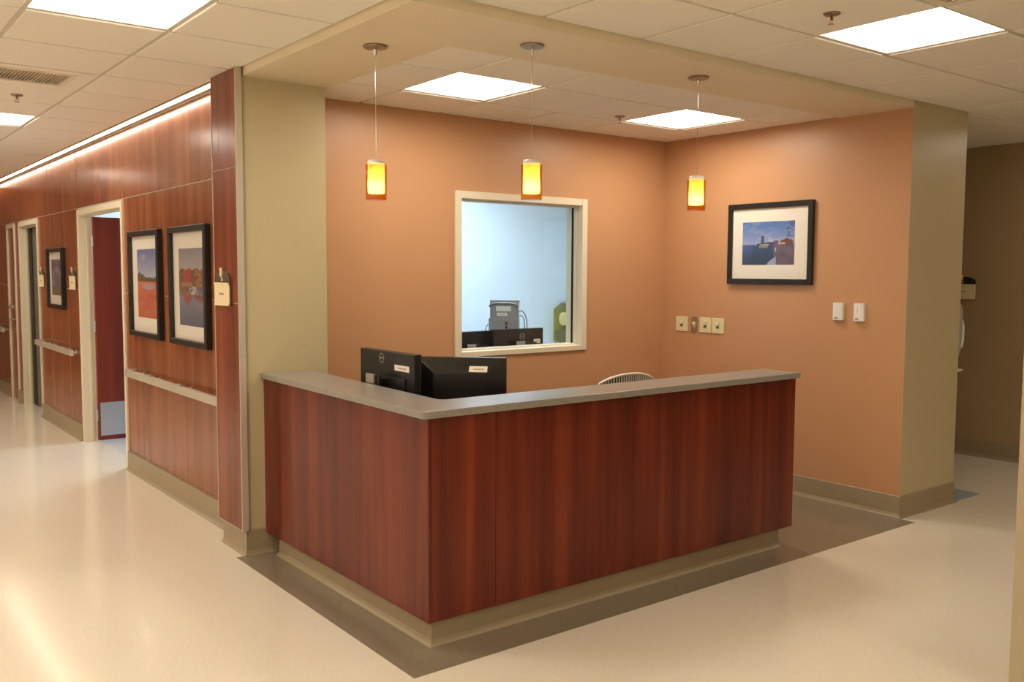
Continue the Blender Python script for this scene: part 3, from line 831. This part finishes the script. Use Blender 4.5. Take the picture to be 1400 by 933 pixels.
# ------------------------------------------------------------------ framed pictures
def mixc(a, b, t):
    t = max(0, min(1, t)); return tuple(a[i] + (b[i] - a[i]) * t for i in range(3))
def vnoise(x, y, s=0):
    def h(i, j):
        n = math.sin(i * 127.1 + j * 311.7 + s * 74.7) * 43758.5453
        return n - math.floor(n)
    i, j = math.floor(x), math.floor(y); f, g = x - i, y - j
    f = f * f * (3 - 2 * f); g = g * g * (3 - 2 * g)
    return (h(i, j) * (1 - f) + h(i + 1, j) * f) * (1 - g) + (h(i, j + 1) * (1 - f) + h(i + 1, j + 1) * f) * g
def c255(*c): return tuple(v / 255 for v in c)
def art_harbor_dusk(u, v):
    n = vnoise(u * 5, v * 9, 1) * .6 + vnoise(u * 13, v * 20, 2) * .4
    hz = .45
    if v > hz:
        col = mixc(c255(150, 165, 205), c255(74, 108, 178), (v - hz) / .55)
        col = mixc(col, c255(196, 190, 214), max(0, n - .52) * 2.2 * (.4 + .6 * u))
        if u > .86 and vnoise(u * 40, v * 40, 5) > .55: col = mixc(col, c255(60, 60, 90), .6)
        if .37 < u < .425 and v < .67: col = c255(74, 70, 96)
        if .28 < u < .60 and v < hz + .035 + .04 * vnoise(u * 14, 3, 4): col = c255(58, 62, 74)
        if .36 < u < .52 and hz < v < hz + .03: col = c255(196, 190, 176)
        if .60 < u < .70 and v < hz + .11: col = c255(112, 80, 90)
        if .74 < u < .96 and v < hz + .16 - abs(u - .86) * .5: col = c255(112, 62, 54)
        if .76 < u < .88 and hz + .02 < v < hz + .06 and vnoise(u * 50, 1, 8) > .5: col = c255(236, 190, 96)
        if u < .25 and v < hz + .025: col = c255(120, 92, 118)
    else:
        col = mixc(c255(42, 56, 92), c255(70, 92, 156), (v / hz) ** 1.3)
        col = mixc(col, c255(36, 60, 70), .5 if .2 < u < .6 else .1)
        if .33 < u < .50 and v > hz - .06: col = mixc(c255(240, 196, 110), col, abs(math.sin(u * 90)))
        if u > .60 + (hz - v) * .06: col = mixc(c255(84, 72, 92), c255(122, 100, 112), n)
        if .625 < u < .655 and .30 < v < .40: col = mixc(col, c255(210, 214, 226), .7)
        if .48 + .5 * v < u < .66 and v < .05 + (u - .5) * .9 and v < .2: col = c255(150, 160, 196)
    return col
def art_field(u, v):
    n = vnoise(u * 9, v * 30, 3)
    if v > .53:
        col = mixc(c255(184, 190, 204), c255(104, 116, 164), (v - .53) / .42)
        col = mixc(col, c255(206, 206, 210), max(0, vnoise(u * 3, v * 9, 6) - .55) * 1.4)
        tree = .58 + .10 * max(0, 1 - abs(u - .1) * 6) + .05 * max(0, 1 - abs(u - .28) * 7) + .015 * vnoise(u * 20, 0, 2) + .03 * max(0, u - .85) * 6
        if v < tree: col = mixc(c255(66, 62, 40), c255(104, 92, 58), n)
    else:
        col = mixc(c255(176, 92, 70), c255(196, 106, 82), n)
        col = mixc(c255(202, 118, 96), col, (.53 - v) * 5)
        if ((u - .55) / .32) ** 2 + ((v - .455) / .04) ** 2 < 1: col = mixc(c255(158, 160, 178), c255(184, 150, 146), n)
    return col
def art_boats(u, v):
    n = vnoise(u * 12, v * 18, 7); m = vnoise(u * 30, v * 34, 9); k = vnoise(u * 55, v * 60, 12)
    g = .5 * m + .5 * k
    roof = .70 + .035 * abs(math.sin(u * 11)) + .02 * vnoise(u * 18, 1, 3)
    if v > roof: return mixc(c255(170, 162, 164), c255(138, 136, 152), (v - .7) * 3.3)
    water = mixc(c255(88, 94, 120), c255(140, 142, 158), v / .45)
    houses = mixc(c255(74, 56, 46), c255(150, 112, 84), g)
    red = mixc(c255(150, 58, 48), c255(186, 84, 68), g)
    if v > .50:
        col = houses
        if .20 < u < .52 and v > .56: col = mixc(col, red, .85)
        if .10 < u < .56 and v < .565: col = mixc(col, c255(170, 136, 104), .7)
        if u > .62 and k > .5: col = mixc(col, c255(176, 128, 92), .7)
        return col
    t = max(0, min(1, (.50 - v) / .10))
    if v > .40:
        col = mixc(houses, mixc(water, houses, .5), t)
        if .44 < u < .78 and g > .50: col = mixc(col, c255(206, 206, 214), .8)
        if u > .68 and k > .55: col = mixc(col, c255(100, 126, 168), .7)
        return col
    depth = .13 * max(0, 1 - abs(u - .36) * 4.5) + .09 * max(0, 1 - abs(u - .88) * 3.4) + .03 * n
    if v > .40 - depth: return mixc(mixc(red, houses, .35 + .4 * (u > .6)), water, .25)
    if u > .66 and k > .62 and v > .16: return mixc(water, c255(150, 130, 110), .6)
    return mixc(water, c255(120, 116, 124), g * .3)
def art_arch(u, v):
    n = vnoise(u * 6, v * 6, 11)
    r = math.hypot((u - .5) * 1.2, v - .25)
    col = mixc(c255(112, 116, 128), c255(70, 74, 92), n)
    if .40 < r < .58 and v > .2: col = mixc(c255(86, 92, 104), c255(140, 146, 156), n)
    elif r <= .40 and v > .2: col = mixc(c255(82, 92, 118), c255(116, 122, 140), n)
    if v < .22: col = mixc(c255(92, 84, 70), c255(120, 112, 92), n)
    return col

def picture(label, X, y0, y1, z0, z1, dep, bar, pr, art, n=(72, 60)):
    """hangs on a wall facing -x at x = X; pr = print rectangle (y0,y1,z0,z1)"""
    t = thing('framed_picture', label, 'framed picture', (X, (y0 + y1) / 2, z0))
    obj('frame', MB().ring('x', X - dep, (y0, y1, z0, z1), (y0 + bar, y1 - bar, z0 + bar, z1 - bar), dep - .001, bev=.003), M['black_frame'], t, world=True)
    obj('mat_board', MB().box(X - .014, X - .008, y0 + bar, y1 - bar, z0 + bar, z1 - bar), M['matboard'], t, world=True)
    bm = bmesh.new(); lay = bm.verts.layers.float_color.new('print')
    nu, nv = n
    g = []
    for j in range(nv + 1):
        row = []
        for i in range(nu + 1):
            u, v = i / nu, j / nv
            q = bm.verts.new((X - .0148, pr[1] + (pr[0] - pr[1]) * u, pr[2] + (pr[3] - pr[2]) * v))
            q[lay] = lin(art(u, v)) + (1.0,)
            row.append(q)
        g.append(row)
    for j in range(nv):
        for i in range(nu):
            bm.faces.new((g[j][i], g[j][i + 1], g[j + 1][i + 1], g[j + 1][i]))
    obj('print', bm, M['print'], t, world=True)
    obj('glazing', MB().box(X - .022, X - .020, y0 + bar - .002, y1 - bar + .002, z0 + bar - .002, z1 - bar + .002), M['picture_glass'], t, world=True)
    return t
picture('black framed picture of a blue harbor at dusk on the terracotta wall', XR, .655, 1.413, 1.546, 2.154, .032, .040, (.812, 1.280, 1.691, 2.013), art_harbor_dusk)
picture('black framed picture of boats and red houses reflected in water, nearest the pier', 0, 2.570, 3.325, 1.120, 1.928, .042, .042, (2.672, 3.165, 1.257, 1.778), art_boats)
picture('black framed picture of a red field under blue sky, beside the open door', 0, 3.560, 4.330, 1.120, 1.928, .042, .042, (3.657, 4.160, 1.270, 1.788), art_field)
picture('small black framed picture of a grey arch, between the corridor doors', 0, 6.690, 7.420, 1.235, 1.852, .042, .042, (6.790, 7.280, 1.370, 1.736), art_arch)

# ------------------------------------------------------------------ switches, sensors
def plate(y0, y1, label, mat='ivory'):
    z0, z1 = 1.149, 1.271
    t = thing('light_switch', label, 'light switch', (XR, (y0 + y1) / 2, z0), 0, 'wall plates on the terracotta wall')
    c = (y0 + y1) / 2; zc = (z0 + z1) / 2
    obj('wall_plate', MB().box(XR - .008, XR, y0, y1, z0, z1, .002), M[mat], t, world=True)
    obj('opening', MB().box(XR - .0088, XR - .0075, c - .014, c + .014, zc - .022, zc + .022), M['dark_grey_plastic'] if mat == 'ivory' else M['ivory'], t, world=True)
    obj('lever', MB().box(XR - .020, XR - .008, c - .012, c + .012, zc - .002, zc + .022, .003), M['ivory'], t, world=True)
    return t
plate(1.827, 1.952, 'ivory wall plate, leftmost of the four, nearest the room corner')
plate(1.722, 1.787, 'narrow metal wall plate with an ivory switch', 'aluminium')
plate(1.580, 1.700, 'ivory wall plate just right of the narrow metal plate')
plate(1.450, 1.572, 'ivory wall plate, rightmost of the four, below the framed picture')
def sensor(y0, y1, label, slit):
    t = thing('wall_sensor', label, 'wall sensor', (XR, (y0 + y1) / 2, 1.302), 0, 'white wall sensors')
    n = 8; hw = (y1 - y0) / 2; c = (y0 + y1) / 2
    prof = [(XR, y0)] + [(XR - .020 - .010 * math.cos((-.5 + q / n) * PI), c + hw * math.sin((-.5 + q / n) * PI)) for q in range(n + 1)] + [(XR, y1)]
    obj('cover', MB().prism([(a, b) for a, b in prof], 1.303, 1.425, 'z', bev=.003), M['white_plastic'], t, world=True)
    obj('brand_mark', MB().box(XR - .0306, XR - .0290, c - .004, c + .016, 1.315, 1.323), M['ink'], t, world=True)
    obj('dot_mark', MB().cyl((XR - .0306, c + .014, 1.319), (XR - .028, c + .014, 1.319), .006, n=16), M['dark_grey_plastic'], t, world=True)
    if slit: obj('slit', MB().box(XR - .0306, XR - .0290, c + .004, c + .006, 1.355, 1.39), M['ink'], t, world=True)
    return t
sensor(.400, .478, 'white wall sensor with a plain cover, left of the pair by the column', False)
sensor(.238, .316, 'white wall sensor with a slit cover, next to the column', True)

# ------------------------------------------------------------------ door signs on the wood wall
def door_sign(X, y0, y1, z0, label, back='sign_brown', num='28'):
    """faces -x; viewer's left is +y"""
    t = thing('door_sign', label, 'door sign', (X, (y0 + y1) / 2, z0), 0, 'room signs')
    h, c = .132, (y0 + y1) / 2
    hw = (y1 - y0) / 2
    top = [(y0 + .004, z0 + .01), (y1 - .004, z0 + .01), (y1 - .004, z0 + h + .035), (y1 - .035, z0 + h + .058), (c + .02, z0 + h + .068), (c - .02, z0 + h + .068), (y0 + .035, z0 + h + .058), (y0 + .004, z0 + h + .035)]
    obj('back_plate', MB().prism(top, X - .012, X, 'x'), M[back], t, world=True)
    pl = obj('placard', MB().box(X - .018, X - .010, y0, y1, z0, z0 + h, .001).box(X - .021, X - .010, y0, y1, z0 + h - .014, z0 + h, .001).box(X - .021, X - .010, y0, y1, z0, z0 + .012, .001), M['placard'], t, world=True)
    mk = MB(); random.seed(5); y = c + .035
    while y > c - .035:
        w = random.uniform(.006, .011); mk.box(X - .0188, X - .0178, y - w, y, z0 + .062, z0 + .062 + random.uniform(.008, .013)); y -= w + .003
    obj('name_mark', mk, M['ink'], pl, world=True)
    obj('hook', MB().prism([(c - .004, z0 + h + .085), (c + .020, z0 + h + .085), (c + .016, z0 + h + .034), (c + .002, z0 + h + .034)], X - .020, X - .012, 'x'), M['placard'], t, world=True)
    tb = text_bm(num, .030, .0005)
    xform(tb, Matrix.Translation((X - .0126, c + .008, z0 + h + .018)) @ Matrix.Rotation(-PI / 2, 4, 'Z'))
    obj('number', tb, M['placard'], t, world=True)
    return t
door_sign(XEP, 1.838, 2.064, 1.429, 'cream room sign with a brown top on the projecting end panel')
door_sign(0, 6.245, 6.480, 1.440, 'cream room sign beside the open door, right of the arch picture')
door_sign(0, 7.700, 7.930, 1.445, 'cream room sign left of the arch picture, beside the grey door')
door_sign(XE, .715, .945, 1.405, 'cream room sign with a charcoal top on the dim far right wall', 'charcoal')

# ------------------------------------------------------------------ handrails
def handrail(y0, y1, z0, z1, br, label):
    t = thing('handrail', label, 'handrail', (-.05, (y0 + y1) / 2, z0), 0, 'corridor handrails')
    X1, X0 = -.062, -.092
    obj('rail', MB().box(X0, X1, y0 + .001, y1, z0, z1, .004, seg=2), M['alu_trim'], t, world=True)
    for (ya) in br:
        obj('bracket', MB().tube([(-.002, ya, z0 + .02), (-.035, ya, z0 + .012), (X1 + .004, ya, z0 + .02)], .009).cyl((0.0, ya, z0 + .02), (-.006, ya, z0 + .02), .022).box(X0 + .004, X1 + .006, ya - .05, ya + .05, z1 - .001, z1 + .008, .003), M['aluminium'], t, world=True, smooth=True)
    obj('end_cap', MB().box(X0 - .001, 0.0, y1 - .002, y1 + .028, z0 - .001, z1 + .001, .006, seg=2), M['aluminium'], t, world=True)
    return t
handrail(2.113, 4.27, .798, .852, (3.02, 3.70, 4.12), 'metal handrail below the two large pictures')
handrail(6.16, 7.86, .815, .868, (6.35, 6.95, 7.55), 'metal handrail below the small arch picture')
handrail(9.96, 10.86, .835, .890, (10.2, 10.7), 'metal handrail at the far end of the corridor')

# ------------------------------------------------------------------ doors
def door_frame(name, d, label, face=.052, depth=.13, proud=.014):
    s = struct_empty(name, label, (0.06, (d[0] + d[1]) / 2, 0))
    y0, y1 = d
    k = MB()
    k.box(-proud, depth, y0, y0 + face, 0, DH, .002).box(-proud, depth, y1 - face, y1, 0, DH, .002).box(-proud, depth, y0 + face, y1 - face, DH - face, DH, .002)
    k.box(.055, .075, y0 + face, y0 + face + .014, 0, DH - face).box(.055, .075, y1 - face - .014, y1 - face, 0, DH - face).box(.055, .075, y0 + face, y1 - face, DH - face - .014, DH - face)
    obj('door_frame', k, M['frame_paint'], s, world=True)
    return s
s = door_frame('door_1', (D1[0] - .014, D1[1] + .014), 'open cherry door in a cream metal frame')
LY = 5.985
leaf = obj('door_leaf', MB().box(.10, 1.30, LY, LY + .045, .012, 2.125, .002), M['wood_door'], s, world=True)
obj('kick_plate', MB().box(.118, 1.28, LY - .002, LY, .055, .372), M['steel'], leaf, world=True)
obj('lever_handle', MB().cyl((1.23, LY, 1.0), (1.23, LY - .05, 1.0), .009).tube([(1.23, LY - .05, 1.0), (1.10, LY - .05, 1.0)], .009), M['steel'], leaf, world=True, smooth=True)
for z in (.25, 1.1, 1.9):
    obj('hinge', MB().cyl((.092, LY + .01, z - .05), (.092, LY + .01, z + .05), .008), M['steel'], leaf, world=True, smooth=True)
s = door_frame('door_2', (D2[0] - .014, D2[1] + .014), 'grey metal door in a cream frame, mid corridor', depth=.16)
leaf = obj('door_leaf', MB().box(.10, .145, D2[0] + .045, D2[1] - .045, .01, DH - .06, .002).box(.092, .10, D2[0] + .05, D2[0] + .42, .02, DH - .08), M['grey_door'], s, world=True)
obj('edge_seal', MB().box(.088, .102, D2[1] - .20, D2[1] - .05, .01, DH - .07), M['dark_gap'], leaf, world=True)
s = door_frame('door_3', (D3[0] - .014, D3[1] + .014), 'narrow closed cherry door near the corridor end', face=.05)
leaf = obj('door_leaf', MB().box(.005, .05, D3[0] + .036, D3[1] - .036, .01, DH - .06, .002), M['wood_wall'], s, world=True)
obj('lever_handle', MB().cyl((.005, D3[1] - .10, 1.0), (-.05, D3[1] - .10, 1.0), .012).tube([(-.05, D3[1] - .10, 1.0), (-.05, D3[1] - .24, 1.0)], .011).cyl((.005, D3[1] - .10, 1.16), (-.035, D3[1] - .10, 1.16), .026), M['chrome'], leaf, world=True, smooth=True)
for z in (.35, 1.85):
    obj('hinge', MB().box(-.004, .006, D3[0] + .03, D3[0] + .07, z - .06, z + .06), M['steel'], leaf, world=True)

# ------------------------------------------------------------------ hand sanitizer on the column side, floor mat
t = thing('sanitizer_dispenser', 'grey and white hand sanitizer dispenser on the column side, edge-on', 'dispenser', (XQ, .035, 1.03))
def side(pts, y0, y1):
    return MB().prism([(x, z) for x, z in pts], y0, y1, 'y', bev=.008)
obj('back_housing', side([(XQ - .002, 1.035), (XQ + .030, 1.035), (XQ + .062, 1.085), (XQ + .082, 1.22), (XQ + .078, 1.36), (XQ + .055, 1.415), (XQ - .002, 1.425)], -.040, .105), M['grey_plastic'], t, world=True)
obj('front_cover', side([(XQ + .055, 1.09), (XQ + .108, 1.105), (XQ + .126, 1.15), (XQ + .126, 1.25), (XQ + .108, 1.300), (XQ + .070, 1.315)], -.030, .095), M['white_plastic'], t, world=True)
obj('drip_tray', side([(XQ, .935), (XQ + .06, .935), (XQ + .085, .945), (XQ + .085, .952), (XQ, .952)], -.050, .11), M['white_plastic'], t, world=True)
obj('tray_bracket', MB().box(XQ, XQ + .012, .01, .06, .94, 1.05), M['white_plastic'], t, world=True)
tag(obj('floor_mat', MB().prism(rounded([(XQ - 0 + .025, -.060), (4.79, -.060), (4.79, .40), (XQ + .025, .40)], [.01] * 4), 0.0005, .004), M['blue_mat'], world=True),
    'pale blue-grey floor mat under the sanitizer dispenser', 'floor mat')

# ------------------------------------------------------------------ camera
cd = bpy.data.cameras.new('camera'); cam = bpy.data.objects.new('camera', cd); COL.objects.link(cam)
S.camera = cam
cpos = Vector((-2.05838795, -3.25410418, 1.62993912))
pitch, yaw, roll, f = -7.51906671e-02, -6.55658979e-01, 4.47005047e-03, 1255.22858
F = Vector((math.sin(-yaw) * math.cos(pitch), math.cos(yaw) * math.cos(pitch), math.sin(pitch)))
Rv = Vector((math.cos(yaw), math.sin(yaw), 0)); U = Rv.cross(F)
R2 = Rv * math.cos(roll) + U * math.sin(roll); U2 = U * math.cos(roll) - Rv * math.sin(roll)
mw = Matrix((R2, U2, -F)).transposed().to_4x4(); mw.translation = cpos
cam.matrix_world = mw
cd.sensor_fit = 'HORIZONTAL'; cd.sensor_width = 36.0; cd.lens = 36.0 * f / 1400.0
cd.clip_start = 0.05; cd.clip_end = 100

# ------------------------------------------------------------------ world + colour management
wd = bpy.data.worlds.new('world'); S.world = wd; wd.use_nodes = True
bg = wd.node_tree.nodes.get('Background')
bg.inputs['Color'].default_value = (0.5, 0.45, 0.4, 1); bg.inputs['Strength'].default_value = 0.02
vs = S.view_settings
S.display_settings.display_device = 'sRGB'
vs.view_transform = 'Standard'; vs.look = 'None'; vs.exposure = 1.02; vs.gamma = 1.0; vs.use_curve_mapping = False
cy = S.cycles
cy.use_denoising = True
try: cy.denoiser = 'OPENIMAGEDENOISE'
except Exception: pass
cy.max_bounces = 10; cy.diffuse_bounces = 6; cy.glossy_bounces = 5; cy.transparent_max_bounces = 16; cy.transmission_bounces = 6
cy.sample_clamp_indirect = 6.0
cy.caustics_reflective = False; cy.caustics_refractive = False
